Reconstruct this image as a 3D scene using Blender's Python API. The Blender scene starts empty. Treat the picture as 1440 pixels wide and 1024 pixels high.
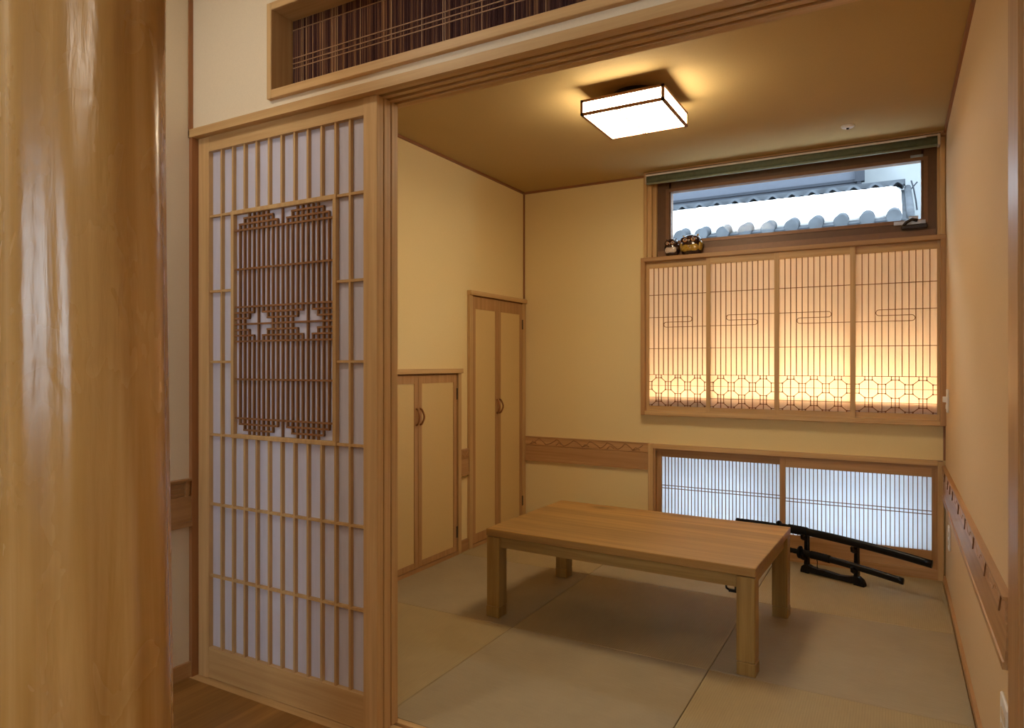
import bpy, bmesh, math, random
from mathutils import Vector, Matrix
random.seed(7)
S = bpy.context.scene
COL = S.collection
PI = math.pi

# ------------------------------------------------------------------ materials
def new_mat(name):
    m = bpy.data.materials.new(name); m.use_nodes = True
    nt = m.node_tree; nt.nodes.clear()
    out = nt.nodes.new('ShaderNodeOutputMaterial')
    return m, nt, out

def principled(nt, out, rough=.5, spec=.4, metal=0):
    b = nt.nodes.new('ShaderNodeBsdfPrincipled')
    b.inputs['Roughness'].default_value = rough
    b.inputs['Specular IOR Level'].default_value = spec
    b.inputs['Metallic'].default_value = metal
    nt.links.new(b.outputs[0], out.inputs[0])
    return b

def coords(nt, scale, kind='Object'):
    tc = nt.nodes.new('ShaderNodeTexCoord'); mp = nt.nodes.new('ShaderNodeMapping')
    mp.inputs['Scale'].default_value = scale
    nt.links.new(tc.outputs[kind], mp.inputs[0])
    return mp.outputs[0]

def noise(nt, vec, scale=1, detail=3, rough=.5, dist=0):
    n = nt.nodes.new('ShaderNodeTexNoise')
    n.inputs['Scale'].default_value = scale; n.inputs['Detail'].default_value = detail
    n.inputs['Roughness'].default_value = rough; n.inputs['Distortion'].default_value = dist
    nt.links.new(vec, n.inputs['Vector'])
    return n.outputs['Fac']

def ramp(nt, fac, stops):
    r = nt.nodes.new('ShaderNodeValToRGB')
    e = r.color_ramp.elements
    while len(e) < len(stops): e.new(.5)
    for el, (p, c) in zip(e, stops):
        el.position = p; el.color = (*c, 1)
    nt.links.new(fac, r.inputs[0])
    return r.outputs[0]

def mixc(nt, fac, a, b, mode='MIX'):
    m = nt.nodes.new('ShaderNodeMix'); m.data_type = 'RGBA'; m.blend_type = mode
    if isinstance(fac, float): m.inputs[0].default_value = fac
    else: nt.links.new(fac, m.inputs[0])
    for s, v in ((6, a), (7, b)):
        if isinstance(v, tuple): m.inputs[s].default_value = (*v, 1)
        else: nt.links.new(v, m.inputs[s])
    return m.outputs[2]

def math_n(nt, op, a, b=None):
    m = nt.nodes.new('ShaderNodeMath'); m.operation = op
    for i, v in enumerate((a, b)):
        if v is None: continue
        if isinstance(v, (int, float)): m.inputs[i].default_value = v
        else: nt.links.new(v, m.inputs[i])
    return m.outputs[0]

def bump(nt, b, h, strength=.1, dist=.002):
    bp = nt.nodes.new('ShaderNodeBump')
    bp.inputs['Strength'].default_value = strength; bp.inputs['Distance'].default_value = dist
    nt.links.new(h, bp.inputs['Height']); nt.links.new(bp.outputs[0], b.inputs['Normal'])

def wood(name, light, dark, axis='z', rough=.45, spec=.35, across=45, along=1.6, plank=None, dist=.4, knots=False):
    m, nt, out = new_mat(name)
    b = principled(nt, out, rough, spec)
    sc = [across] * 3; ai = 'xyz'.index(axis); sc[ai] = along
    v = coords(nt, tuple(sc))
    if plank:
        tc = nt.nodes.new('ShaderNodeTexCoord'); sep = nt.nodes.new('ShaderNodeSeparateXYZ')
        nt.links.new(tc.outputs['Object'], sep.inputs[0])
        pa, pw = plank
        idx = math_n(nt, 'FLOOR', math_n(nt, 'DIVIDE', sep.outputs['xyz'.index(pa)], pw))
        wn = nt.nodes.new('ShaderNodeTexWhiteNoise'); wn.noise_dimensions = '1D'
        nt.links.new(idx, wn.inputs['W'])
        ad = nt.nodes.new('ShaderNodeVectorMath'); ad.operation = 'ADD'
        nt.links.new(v, ad.inputs[0])
        sc2 = nt.nodes.new('ShaderNodeVectorMath'); sc2.operation = 'SCALE'; sc2.inputs['Scale'].default_value = 37
        nt.links.new(wn.outputs['Color'], sc2.inputs[0]); nt.links.new(sc2.outputs[0], ad.inputs[1])
        v = ad.outputs[0]
    f1 = noise(nt, v, 1, 4, .6, dist)
    mid = tuple((x + y) / 2 for x, y in zip(light, dark))
    c = ramp(nt, f1, [(.3, dark), (.5, mid), (.68, light)])
    sc3 = [7] * 3; sc3[ai] = .7
    f2 = noise(nt, coords(nt, tuple(sc3)), 1, 2, .5, .2)
    c = mixc(nt, math_n(nt, 'MULTIPLY', f2, .35), c, light)
    oi = nt.nodes.new('ShaderNodeObjectInfo')
    hs = nt.nodes.new('ShaderNodeHueSaturation')
    val = math_n(nt, 'ADD', math_n(nt, 'MULTIPLY', oi.outputs['Random'], .14), .93)
    if plank:
        val = math_n(nt, 'MULTIPLY', val, math_n(nt, 'ADD', math_n(nt, 'MULTIPLY', wn.outputs['Value'], .30), .84))
    nt.links.new(val, hs.inputs['Value']); nt.links.new(c, hs.inputs['Color'])
    c = hs.outputs[0]
    if knots:
        ks = [3.2] * 3; ks[ai] = 1.6
        vo = nt.nodes.new('ShaderNodeTexVoronoi'); vo.inputs['Scale'].default_value = 1
        nt.links.new(coords(nt, tuple(ks)), vo.inputs['Vector'])
        kf = ramp(nt, vo.outputs['Distance'], [(0, (1, 1, 1)), (.07, (.55, .55, .55)), (.14, (0, 0, 0))])
        c = mixc(nt, math_n(nt, 'MULTIPLY', kf, .75), c, tuple(x * .45 for x in dark))
    nt.links.new(c, b.inputs['Base Color'])
    bump(nt, b, f1, .12, .001)
    return m

def plain(name, col, rough=.5, spec=.4, metal=0, var=.06, nscale=40, bstr=0):
    m, nt, out = new_mat(name)
    b = principled(nt, out, rough, spec, metal)
    f = noise(nt, coords(nt, (1, 1, 1)), nscale, 3)
    lo = tuple(x * (1 - var) for x in col); hi = tuple(min(1, x * (1 + var)) for x in col)
    nt.links.new(ramp(nt, f, [(.3, lo), (.7, hi)]), b.inputs['Base Color'])
    if bstr: bump(nt, b, f, bstr, .001)
    return m

def paper(name, col, trans=.5, fib=(60, 60, 4)):
    m, nt, out = new_mat(name)
    f = noise(nt, coords(nt, fib), 1, 4, .6, .5)
    c = ramp(nt, f, [(.3, tuple(x * .92 for x in col)), (.7, col)])
    d = nt.nodes.new('ShaderNodeBsdfDiffuse'); t = nt.nodes.new('ShaderNodeBsdfTranslucent')
    mx = nt.nodes.new('ShaderNodeMixShader'); mx.inputs[0].default_value = trans
    nt.links.new(c, d.inputs[0]); nt.links.new(c, t.inputs[0])
    nt.links.new(d.outputs[0], mx.inputs[1]); nt.links.new(t.outputs[0], mx.inputs[2])
    nt.links.new(mx.outputs[0], out.inputs[0])
    return m

def emis(name, col, strength):
    m, nt, out = new_mat(name)
    e = nt.nodes.new('ShaderNodeEmission'); e.inputs[0].default_value = (*col, 1); e.inputs[1].default_value = strength
    nt.links.new(e.outputs[0], out.inputs[0])
    return m

def glass(name):
    m, nt, out = new_mat(name)
    t = nt.nodes.new('ShaderNodeBsdfTransparent'); g = nt.nodes.new('ShaderNodeBsdfGlossy')
    t.inputs[0].default_value = (.96, .98, .98, 1); g.inputs['Roughness'].default_value = .02
    fr = nt.nodes.new('ShaderNodeFresnel'); fr.inputs[0].default_value = 1.14
    mx = nt.nodes.new('ShaderNodeMixShader')
    nt.links.new(fr.outputs[0], mx.inputs[0]); nt.links.new(t.outputs[0], mx.inputs[1]); nt.links.new(g.outputs[0], mx.inputs[2])
    nt.links.new(mx.outputs[0], out.inputs[0])
    return m

def tatami(name, col, axis):
    m, nt, out = new_mat(name)
    b = principled(nt, out, .62, .25)
    tc = nt.nodes.new('ShaderNodeTexCoord'); sep = nt.nodes.new('ShaderNodeSeparateXYZ')
    nt.links.new(tc.outputs['Object'], sep.inputs[0])
    w = math_n(nt, 'SINE', math_n(nt, 'MULTIPLY', sep.outputs['xy'.index(axis)], 2 * PI / .0085))
    sc = [500, 500, 500]; sc[1 - 'xy'.index(axis)] = 12
    f = noise(nt, coords(nt, tuple(sc)), 1, 2)
    g = noise(nt, coords(nt, (6, 6, 6)), 1, 3)
    h = math_n(nt, 'ADD', math_n(nt, 'MULTIPLY', w, .09), math_n(nt, 'ADD', math_n(nt, 'MULTIPLY', f, .6), math_n(nt, 'MULTIPLY', g, .4)))
    c = ramp(nt, h, [(.25, tuple(x * .84 for x in col)), (.75, tuple(x * 1.12 for x in col))])
    nt.links.new(c, b.inputs['Base Color'])
    bump(nt, b, w, .25, .0006)
    return m

HL, HD = (.62, .41, .19), (.45, .265, .10)       # hinoki cypress
M = {}
for ax in 'xyz':
    M['hinoki_' + ax] = wood('hinoki_' + ax, HL, HD, ax)
    M['cedar_' + ax] = wood('cedar_' + ax, (.50, .29, .125), (.35, .18, .068), ax)
    M['post_' + ax] = wood('post_' + ax, (.36, .165, .065), (.24, .10, .038), ax)
    M['table_' + ax] = wood('table_' + ax, (.37, .232, .070), (.215, .122, .033), ax, rough=.42, across=38)
M['tabletop'] = wood('tabletop', (.40, .222, .062), (.22, .112, .028), 'x', rough=.40, spec=.4, across=34, plank=('y', .094), knots=True)
M['plank_floor'] = wood('plank_floor', (.33, .165, .045), (.20, .088, .020), 'y', rough=.35, across=26, plank=('x', .105), knots=True)
M['carved'] = wood('carved', (.58, .34, .15), (.42, .22, .085), 'x', across=30, dist=2.5)
M['carve_line'] = wood('carve_line', (.40, .215, .085), (.30, .15, .055), 'x')
M['carved_y'] = wood('carved_y', (.55, .32, .16), (.40, .21, .09), 'y', across=30, dist=2.5)
M['lattice_light'] = wood('lattice_light', HL, HD, 'z', across=30)
M['lattice_dark'] = wood('lattice_dark', (.27, .125, .045), (.19, .08, .026), 'z')
M['kumiko_brown'] = wood('kumiko_brown', (.24, .11, .04), (.17, .07, .024), 'z')
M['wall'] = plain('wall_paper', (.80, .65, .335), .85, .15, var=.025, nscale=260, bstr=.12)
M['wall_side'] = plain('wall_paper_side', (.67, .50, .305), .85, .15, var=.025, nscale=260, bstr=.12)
M['wall_hall'] = plain('wall_paper_hall', (.73, .635, .47), .85, .15, var=.025, nscale=260, bstr=.12)
M['ceil'] = plain('ceiling_paper', (.48, .35, .155), .8, .2, var=.03, nscale=200, bstr=.12)
M['closet'] = plain('closet_panel_paper', (.68, .50, .225), .7, .25, var=.02, nscale=200)
M['tatami_a'] = tatami('tatami_straw', (.385, .295, .150), 'x')
M['tatami_b'] = tatami('tatami_straw_turned', (.355, .285, .175), 'y')
M['paper_door'] = paper('door_paper', (.80, .79, .90), .32)
M['paper_lit'] = paper('screen_paper', (.90, .82, .76), .62)
M['paper_win'] = paper('window_paper', (.90, .92, .95), .72)
M['sash'] = plain('brown_aluminium', (.15, .075, .034), .42, .4, .15)
M['sash_hi'] = plain('brown_aluminium_lip', (.24, .12, .055), .4, .4, .15)
M['black'] = plain('black_lacquer', (.005, .005, .006), .32, .28)
M['blackcord'] = plain('black_cord', (.006, .006, .007), .7, .2, bstr=.4, nscale=300)
M['blackwood'] = plain('black_wood', (.005, .0045, .005), .45, .2)
M['green'] = plain('blind_fabric', (.135, .165, .115), .75, .2, var=.1)
M['green_pale'] = plain('blind_bar', (.27, .32, .25), .5, .4)
M['white'] = plain('white_plastic', (.80, .78, .76), .4, .4)
M['beige'] = plain('beige_plastic', (.62, .50, .36), .45, .4)
M['metal'] = plain('satin_metal', (.62, .62, .62), .3, .5, 1)
M['hinge'] = plain('dark_hinge', (.10, .07, .045), .4, .5, .6)
M['darkplastic'] = plain('dark_brown_plastic', (.030, .020, .016), .35, .5)
M['glass'] = glass('window_glass')
M['lamp_em'] = emis('lamp_shade_glow', (1, .81, .55), 31)
M['led'] = emis('led_glow', (1, .79, .44), 235)
M['down_em'] = emis('downlight_glow', (1, .86, .68), 45)
M['snow'] = plain('snow', (.90, .92, .95), .9, .1, var=.02, nscale=6, bstr=.3)
M['tile'] = plain('roof_tile', (.045, .053, .064), .8, .1, var=.25, nscale=9)
M['gable_wall'] = plain('grey_render', (.045, .053, .070), .8, .2)
M['pale_wall'] = plain('pale_render', (.13, .147, .16), .8, .2, var=.08, nscale=5)
M['trimgrey'] = plain('grey_trim', (.022, .026, .034), .8, .08)
M['owl_dark'] = plain('brown_glaze', (.035, .014, .010), .12, .6, var=.4, nscale=60)
M['owl_gold'] = plain('gold_glaze', (.42, .25, .035), .14, .6, var=.35, nscale=90)
M['owl_cream'] = plain('cream_glaze', (.62, .50, .40), .15, .6, var=.2, nscale=90)
M['owl_orange'] = plain('orange_glaze', (.55, .24, .07), .2, .5)

def log_mat():
    m, nt, out = new_mat('polished_log')
    b = principled(nt, out, .30, .65)
    v = coords(nt, (22, 22, .7))
    f = noise(nt, v, 1, 4, .55, .6)
    c = ramp(nt, f, [(.25, (.36, .18, .045)), (.5, (.49, .268, .075)), (.72, (.63, .375, .135))])
    f2 = noise(nt, coords(nt, (4, 4, .9)), 1, 3, .5, .5)
    c = mixc(nt, math_n(nt, 'MULTIPLY', f2, .5), c, (.36, .20, .048))
    nt.links.new(c, b.inputs['Base Color'])
    f3 = noise(nt, coords(nt, (11, 11, 4.5)), 1, 3, .55, .5)
    r = nt.nodes.new('ShaderNodeMapRange'); r.inputs[3].default_value = .17; r.inputs[4].default_value = .36
    nt.links.new(f3, r.inputs[0]); nt.links.new(r.outputs[0], b.inputs['Roughness'])
    f4 = noise(nt, coords(nt, (55, 55, 7)), 1, 3, .6, .4)
    bump(nt, b, math_n(nt, 'ADD', f3, math_n(nt, 'MULTIPLY', f4, .30)), .40, .007)
    return m
M['log'] = log_mat()

def reed_mat():
    m, nt, out = new_mat('dark_reeds')
    b = principled(nt, out, .75, .08)
    f = noise(nt, coords(nt, (130, 130, 1.1)), 1, 3, .65, .1)
    g = noise(nt, coords(nt, (3.5, 3.5, 2)), 1, 2)
    h = math_n(nt, 'ADD', f, math_n(nt, 'MULTIPLY', g, .25))
    c = ramp(nt, h, [(.45, (.030, .012, .013)), (.62, (.070, .030, .026)), (.74, (.19, .095, .05)), (.85, (.33, .18, .085))])
    nt.links.new(c, b.inputs['Base Color'])
    return m
M['reeds'] = reed_mat()
M['reed_dark'] = plain('dark_backing', (.035, .016, .017), .5, .3)
M['reed_gold'] = plain('pale_reed', (.34, .20, .10), .5, .3)

# ------------------------------------------------------------------ geometry helpers
class MB:
    def __init__(s): s.v = []; s.f = []; s.sm = []
    def add(s, vs, fs, smooth=False):
        o = len(s.v); s.v += [tuple(v) for v in vs]
        for f in fs: s.f.append([i + o for i in f]); s.sm.append(smooth)
        return s
    def box(s, x0, x1, y0, y1, z0, z1, c=0.0):
        if x0 > x1: x0, x1 = x1, x0
        if y0 > y1: y0, y1 = y1, y0
        if z0 > z1: z0, z1 = z1, z0
        c = min(c, (x1 - x0) * .45, (y1 - y0) * .45, (z1 - z0) * .45)
        if c <= 0:
            vs = [(x, y, z) for z in (z0, z1) for y in (y0, y1) for x in (x0, x1)]
            return s.add(vs, [(0, 2, 3, 1), (4, 5, 7, 6), (0, 1, 5, 4), (2, 6, 7, 3), (0, 4, 6, 2), (1, 3, 7, 5)])
        bm = bmesh.new(); bmesh.ops.create_cube(bm, size=1)
        for v in bm.verts:
            v.co = Vector((x0 + (v.co.x + .5) * (x1 - x0), y0 + (v.co.y + .5) * (y1 - y0), z0 + (v.co.z + .5) * (z1 - z0)))
        bmesh.ops.bevel(bm, geom=bm.edges[:], offset=c, segments=1, affect='EDGES')
        s.bm(bm); return s
    def bm(s, bm, smooth=False):
        bm.verts.index_update()
        s.add([v.co[:] for v in bm.verts], [[v.index for v in f.verts] for f in bm.faces], smooth); bm.free()
    def sweep(s, pts, w, h, n=8, up=(0, 0, 1), taper=None, smooth=True, rect=False, closed=False):
        """tube along pts: section is w wide (sideways) and h tall (along up)"""
        pts = [Vector(p) for p in pts]; up = Vector(up); rings = []
        N = len(pts)
        for i, p in enumerate(pts):
            if closed: t = pts[(i + 1) % N] - pts[(i - 1) % N]
            else: t = pts[min(i + 1, N - 1)] - pts[max(i - 1, 0)]
            t.normalize()
            side = t.cross(up)
            if side.length < 1e-4: side = t.cross(Vector((1, 0, 0)))
            side.normalize(); u = side.cross(t).normalized()
            k = taper[i] if taper else 1
            if rect:
                ring = [p + side * (w / 2 * a * k) + u * (h / 2 * b * k) for a, b in ((-1, -1), (1, -1), (1, 1), (-1, 1))]
            else:
                ring = [p + side * (w / 2 * k * math.cos(2 * PI * j / n)) + u * (h / 2 * k * math.sin(2 * PI * j / n)) for j in range(n)]
            rings.append(ring)
        m = len(rings[0]); vs = [v for r in rings for v in r]; fs = []
        for i in range(N if closed else N - 1):
            a = i * m; b = ((i + 1) % N) * m
            for j in range(m):
                fs.append((a + j, a + (j + 1) % m, b + (j + 1) % m, b + j))
        if not closed:
            fs.append(tuple(reversed(range(m)))); fs.append(tuple(range((N - 1) * m, N * m)))
        return s.add(vs, fs, smooth and not rect)
    def lathe(s, prof, cx, cy, n=24, smooth=True, axis='z', cz=0):
        vs = []; fs = []
        for r, z in prof:
            for j in range(n):
                a = 2 * PI * j / n
                if axis == 'z': vs.append((cx + r * math.cos(a), cy + r * math.sin(a), z))
                elif axis == 'y': vs.append((cx + r * math.cos(a), z, cz + r * math.sin(a)))
                else: vs.append((z, cy + r * math.cos(a), cz + r * math.sin(a)))
        k = len(prof)
        for i in range(k - 1):
            for j in range(n):
                fs.append((i * n + j, i * n + (j + 1) % n, (i + 1) * n + (j + 1) % n, (i + 1) * n + j))
        fs.append(tuple(reversed(range(n)))); fs.append(tuple(range((k - 1) * n, k * n)))
        return s.add(vs, fs, smooth)
    def prism(s, poly, axis, a, b):
        """extrude a 2D polygon along axis from a to b; poly is in the other two axes in xyz order"""
        def P(p, t):
            return {'x': (t, p[0], p[1]), 'y': (p[0], t, p[1]), 'z': (p[0], p[1], t)}[axis]
        n = len(poly); vs = [P(p, a) for p in poly] + [P(p, b) for p in poly]
        fs = [tuple(range(n))[::-1], tuple(range(n, 2 * n))] + [(i, (i + 1) % n, n + (i + 1) % n, n + i) for i in range(n)]
        return s.add(vs, fs)
    def ell(s, c, r, n=20, m=12, power=1.0, zmin=None, rot=None):
        vs = []; fs = []
        for i in range(m + 1):
            th = PI * i / m
            for j in range(n):
                a = 2 * PI * j / n
                x, y, z = math.sin(th) * math.cos(a), math.sin(th) * math.sin(a), math.cos(th)
                p = Vector((math.copysign(abs(x) ** power, x) * r[0], math.copysign(abs(y) ** power, y) * r[1], math.copysign(abs(z) ** power, z) * r[2]))
                if rot: p = rot @ p
                p = p + Vector(c)
                if zmin is not None: p.z = max(p.z, zmin)
                vs.append(p)
        for i in range(m):
            for j in range(n):
                fs.append((i * n + j, (i + 1) * n + j, (i + 1) * n + (j + 1) % n, i * n + (j + 1) % n))
        return s.add(vs, fs, True)
    def build(s, name, mat, parent=None, origin=None):
        me = bpy.data.meshes.new(name)
        off = Vector((0, 0, 0))
        if parent is not None:
            root = parent
            while root.parent: root = root.parent
            if not root.get('_local'): off = world_loc(parent)
        elif origin is not None: off = Vector(origin)
        me.from_pydata([(v[0] - off.x, v[1] - off.y, v[2] - off.z) for v in s.v], [], s.f)
        me.polygons.foreach_set('use_smooth', s.sm)
        bm = bmesh.new(); bm.from_mesh(me)
        bmesh.ops.recalc_face_normals(bm, faces=bm.faces); bm.to_mesh(me); bm.free()
        me.materials.append(mat)
        o = bpy.data.objects.new(name, me); COL.objects.link(o)
        if parent is not None: o.parent = parent
        elif origin is not None: o.location = off
        return o

def world_loc(o):
    l = Vector(o.location)
    while o.parent: o = o.parent; l += Vector(o.location)
    return l

def B(*a, c=0.0): return MB().box(*a, c=c)
def tag(o, label, cat, group=None, kind=None):
    o['label'] = label; o['category'] = cat
    if group: o['group'] = group
    if kind: o['kind'] = kind
    return o
def thing(name, label, cat, loc, group=None, rot=0, local=False):
    o = bpy.data.objects.new(name, None); COL.objects.link(o); o.location = loc; o.rotation_euler = (0, 0, rot)
    o.empty_display_size = .1
    if local: LOCAL.append(o); o['_local'] = 1
    return tag(o, label, cat, group)
LOCAL = []
def part(name, mb, mat, parent, label=None):
    o = mb.build(name, mat, parent)
    if label: o['label'] = label
    return o
def struct(name, mb, mat, label, cat, parent=None):
    o = mb.build(name, mat, parent)
    if parent is None: tag(o, label, cat, kind='structure')
    elif label: o['label'] = label
    return o
def copy_tree(o, loc, label):
    r = o.copy(); COL.objects.link(r); r.location = loc; r['label'] = label
    for ch in list(o.children):
        c = ch.copy(); COL.objects.link(c); c.parent = r
        for g in ch.children:
            d = g.copy(); COL.objects.link(d); d.parent = c
    return r

# ------------------------------------------------------------------ dimensions
XL, XR, YB, ZC = -2.33, .24, 4.315, 2.396
HZ = 2.72                                             # hall ceiling
HX0, HX1, HY0 = -2.285, 1.7, -2.4

# ------------------------------------------------------------------ room shell
# back wall with two openings
mb = MB()
mb.box(XL - .12, -1.43, YB, 4.50, -.06, ZC + .02)
mb.box(-1.43, .23, YB, 4.50, .641, .832)
mb.box(-1.43, -1.396, YB, 4.50, -.06, .641)
mb.box(.23, XR, YB, 4.50, -.06, ZC + .02)
mb.box(-1.43, .23, YB, 4.50, 2.392, ZC + .02)
mb.box(-1.43, .23, 4.46, 4.50, .832, 1.84)
struct('wall_back', mb, M['wall'], 'cream papered back wall around the windows of the tatami room', 'wall')
mb = B(XL - .12, XL, 1.75, YB, -.06, ZC + .02)
struct('wall_left', mb, M['wall'], 'cream papered left wall of the tatami room behind the closets', 'wall')
mb = B(XR, XR + .12, 1.62, 4.50, -.06, ZC + .02)
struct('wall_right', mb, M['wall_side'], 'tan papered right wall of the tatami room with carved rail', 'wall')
struct('ceiling', B(XL - .12, XR + .12, 1.745, 4.50, ZC, ZC + .06), M['ceil'], 'flat ochre papered ceiling over the tatami room', 'ceiling')
struct('floor', B(HX0 - .1, HX1 + .1, HY0 - .1, 1.603, -.06, 0), M['plank_floor'], 'honey brown wooden plank floor of the hall outside the sliding door', 'floor')
mb = B(XL - .12, XR + .12, 1.755, 4.50, -.10, -.03)
struct('trim_1', mb, M['cedar_x'], 'wooden underfloor board below the tatami mats', 'subfloor')
# wall above the opening, with the transom hole
RX0, RX1, RZ0, RZ1 = -1.852, .02, 2.076, 2.375
mb = MB()
mb.box(HX0 - .02, RX0, 1.625, 1.745, 2.03, HZ)
mb.box(RX1, HX1, 1.625, 1.745, 2.03, HZ)
mb.box(RX0, RX1, 1.625, 1.745, 2.03, RZ0)
mb.box(RX0, RX1, 1.625, 1.745, RZ1, HZ)
mb.box(.30, HX1, 1.625, 1.745, 0, 2.03)
struct('wall_front', mb, M['wall_hall'], 'cream wall above the sliding doors and their lintel', 'wall')
# hall
struct('wall_hall_left', B(HX0 - .1, HX0, HY0, 1.76, 0, HZ), M['wall_hall'], 'cream hall wall at the left behind the round log column', 'wall')
struct('wall_hall_right', B(HX1, HX1 + .1, HY0, 1.745, 0, HZ), M['wall_hall'], 'cream hall wall on the right outside the view', 'wall')
WX0, WX1, WZ0, WZ1 = -1.60, -.40, .95, 2.08  # unseen hall window, added for the log's highlight and daylight on the doors
mb = MB(); mb.box(HX0 - .1, WX0, HY0 - .1, HY0, 0, HZ); mb.box(WX1, HX1 + .1, HY0 - .1, HY0, 0, HZ); mb.box(WX0, WX1, HY0 - .1, HY0, 0, WZ0); mb.box(WX0, WX1, HY0 - .1, HY0, WZ1, HZ)
w3 = struct('added_window', MB().box(WX0, WX0 + .04, HY0 - .1, HY0 + .01, WZ0, WZ1).box(WX1 - .04, WX1, HY0 - .1, HY0 + .01, WZ0, WZ1).box(WX0, WX1, HY0 - .1, HY0 + .01, WZ0, WZ0 + .04).box(WX0, WX1, HY0 - .1, HY0 + .01, WZ1 - .04, WZ1).box((WX0 + WX1) / 2 - .015, (WX0 + WX1) / 2 + .015, HY0 - .08, HY0 - .04, WZ0, WZ1), M['hinoki_z'], 'cypress framed hall window added behind the viewer to light the log and doors', 'window')
struct('pane', B(WX0 + .04, WX1 - .04, HY0 - .065, HY0 - .060, WZ0 + .04, WZ1 - .04), M['glass'], 'clear glass pane', None, w3)
struct('wall_hall_rear', mb, M['wall_hall'], 'cream hall wall behind the viewer', 'wall')
struct('ceiling_hall', B(HX0 - .1, HX1 + .1, HY0 - .1, 1.745, HZ, HZ + .06), M['wall_hall'], 'cream hall ceiling above the plank floor', 'ceiling')

# lintel (kamoi) and sill (shikii) with three tracks
def tracks(mb, z0, z1, x0, x1, ys, gz0, gz1):
    edges = [ys[0]] + [e for g in ys[1:-1] for e in (g - .0085, g + .0085)] + [ys[-1]]
    for a, b in zip(edges[0::2], edges[1::2]): mb.box(x0, x1, a, b, z0, z1)
    mb.box(x0, x1, ys[0] + .004, ys[-1] - .004, gz0, gz1)
GY = (1.652, 1.688, 1.724)
mb = MB(); tracks(mb, 2.0, 2.03, HX0, XR, (1.608,) + GY + (1.762,), 2.014, 2.028)
struct('trim_2', mb, M['hinoki_x'], 'pale cypress lintel with grooves the sliding doors run in', 'lintel')
mb = MB(); tracks(mb, -.03, 0, HX0, XR, (1.603,) + GY + (1.755,), -.03, -.010)
struct('trim_3', mb, M['hinoki_x'], 'pale cypress door sill between plank floor and tatami', 'sill')
mb = MB(); mb.box(-2.300, -2.267, 1.612, 1.765, 0, 2.0); mb.box(-2.300, -2.279, 1.608, 1.63, 2.0, HZ)
struct('trim_4', mb, M['post_z'], 'dark brown corner post beside the lattice door', 'post')
struct('trim_5', B(.231, .262, 1.795, 1.945, 0, ZC, c=.003), M['cedar_z'], 'wooden post on the right wall at the edge of the opening', 'post')
# ceiling mouldings
t = .012
mb = MB(); mb.box(XL, XL + t, 1.76, YB, ZC - .014, ZC)
struct('trim_6', mb, M['post_y'], 'thin brown ceiling moulding along the left wall', 'moulding')
mb = MB(); mb.box(XL, -1.43, YB - t, YB, ZC - .014, ZC)
struct('trim_7', mb, M['post_x'], 'thin brown ceiling moulding along the back wall', 'moulding')
mb = MB(); mb.box(XR - t, XR, 1.95, 4.25, ZC - .014, ZC)
struct('trim_8', mb, M['post_y'], 'thin brown ceiling moulding along the right wall', 'moulding')
mb = MB(); mb.box(XL, XL + .010, YB - .010, YB, 1.63, ZC); mb.box(XR - .010, XR, YB - .010, YB, .642, .83)
struct('trim_9', mb, M['post_z'], 'thin brown upright strips in the back corners of the room', 'moulding')
# baseboards
struct('baseboard_right', B(XR - .012, XR, 1.945, YB, 0, .028), M['cedar_y'], 'low reddish wooden edging between tatami and the right wall', 'baseboard')
struct('baseboard_back', B(XL, -1.396, YB - .012, YB, 0, .028), M['cedar_x'], 'low wooden edging along the back wall behind the table', 'baseboard')
struct('baseboard_left', B(XL, XL + .012, 3.48, 3.565, 0, .07), M['cedar_y'], 'short baseboard between the two closets', 'baseboard')
struct('baseboard_hall', B(HX0, HX0 + .012, HY0, 1.612, 0, .056), M['cedar_y'], 'brown baseboard of the hall wall beside the corner post', 'baseboard')

# carved chair rails
def rail_profile(z0, z1):
    h = z1 - z0
    pr = [(0, z0), (.020, z0), (.020, z0 + .016)]
    for k in range(7):
        u = k / 6
        pr.append((.010 + .006 * (1 - u) ** 2 + .002 * u, z0 + .018 + u * (h * .62 - .018)))
    pr += [(.010, z0 + h * .63), (.010, z0 + h * .655), (.014, z0 + h * .66), (.014, z1 - .008), (.019, z1 - .008), (.019, z1), (0, z1)]
    return pr
def rail_plain(z0, z1, a, b, axis, wallpos, sgn):
    poly = [(wallpos + sgn * d, z) for d, z in rail_profile(z0, z1)]
    return MB().prism(poly, axis, a, b)
z0, z1 = .470, .643
# back rail
mb = rail_plain(z0, z1, XL, -1.396, 'x', YB, -1)
rb = struct('trim_10', mb, M['cedar_x'], 'carved wooden chair rail on the back wall behind the table', 'chair rail')
mb = MB(); zc0, zc1 = z0 + .173 * .66, z1 - .008
x = XL + .06; k = 0
while x < -1.44:
    w = random.uniform(.05, .10)
    up = k % 2 == 0
    pts = []
    for i in range(9):
        u = i / 8
        pts.append((x + w * u, YB - .0145, zc0 + .006 + (zc1 - zc0 - .012) * (u ** 1.6 if up else 1 - u ** 1.6)))
    mb.sweep(pts, .0065, .008, 6, up=(0, 1, 0)); 
    if k % 3 == 0: mb.sweep([(x, YB - .0145, zc0 + .004), (x + .02, YB - .0145, (zc0 + zc1) / 2), (x + .05, YB - .0145, zc0 + .010)], .0065, .008, 6, up=(0, 1, 0))
    x += w; k += 1
struct('carving', mb, M['carve_line'], 'dark carved strokes', None, rb)
struct('carved_band', B(XL, -1.396, YB - .0150, YB - .013, zc0, zc1), M['carved'], 'lighter carved upper band', None, rb)
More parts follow.
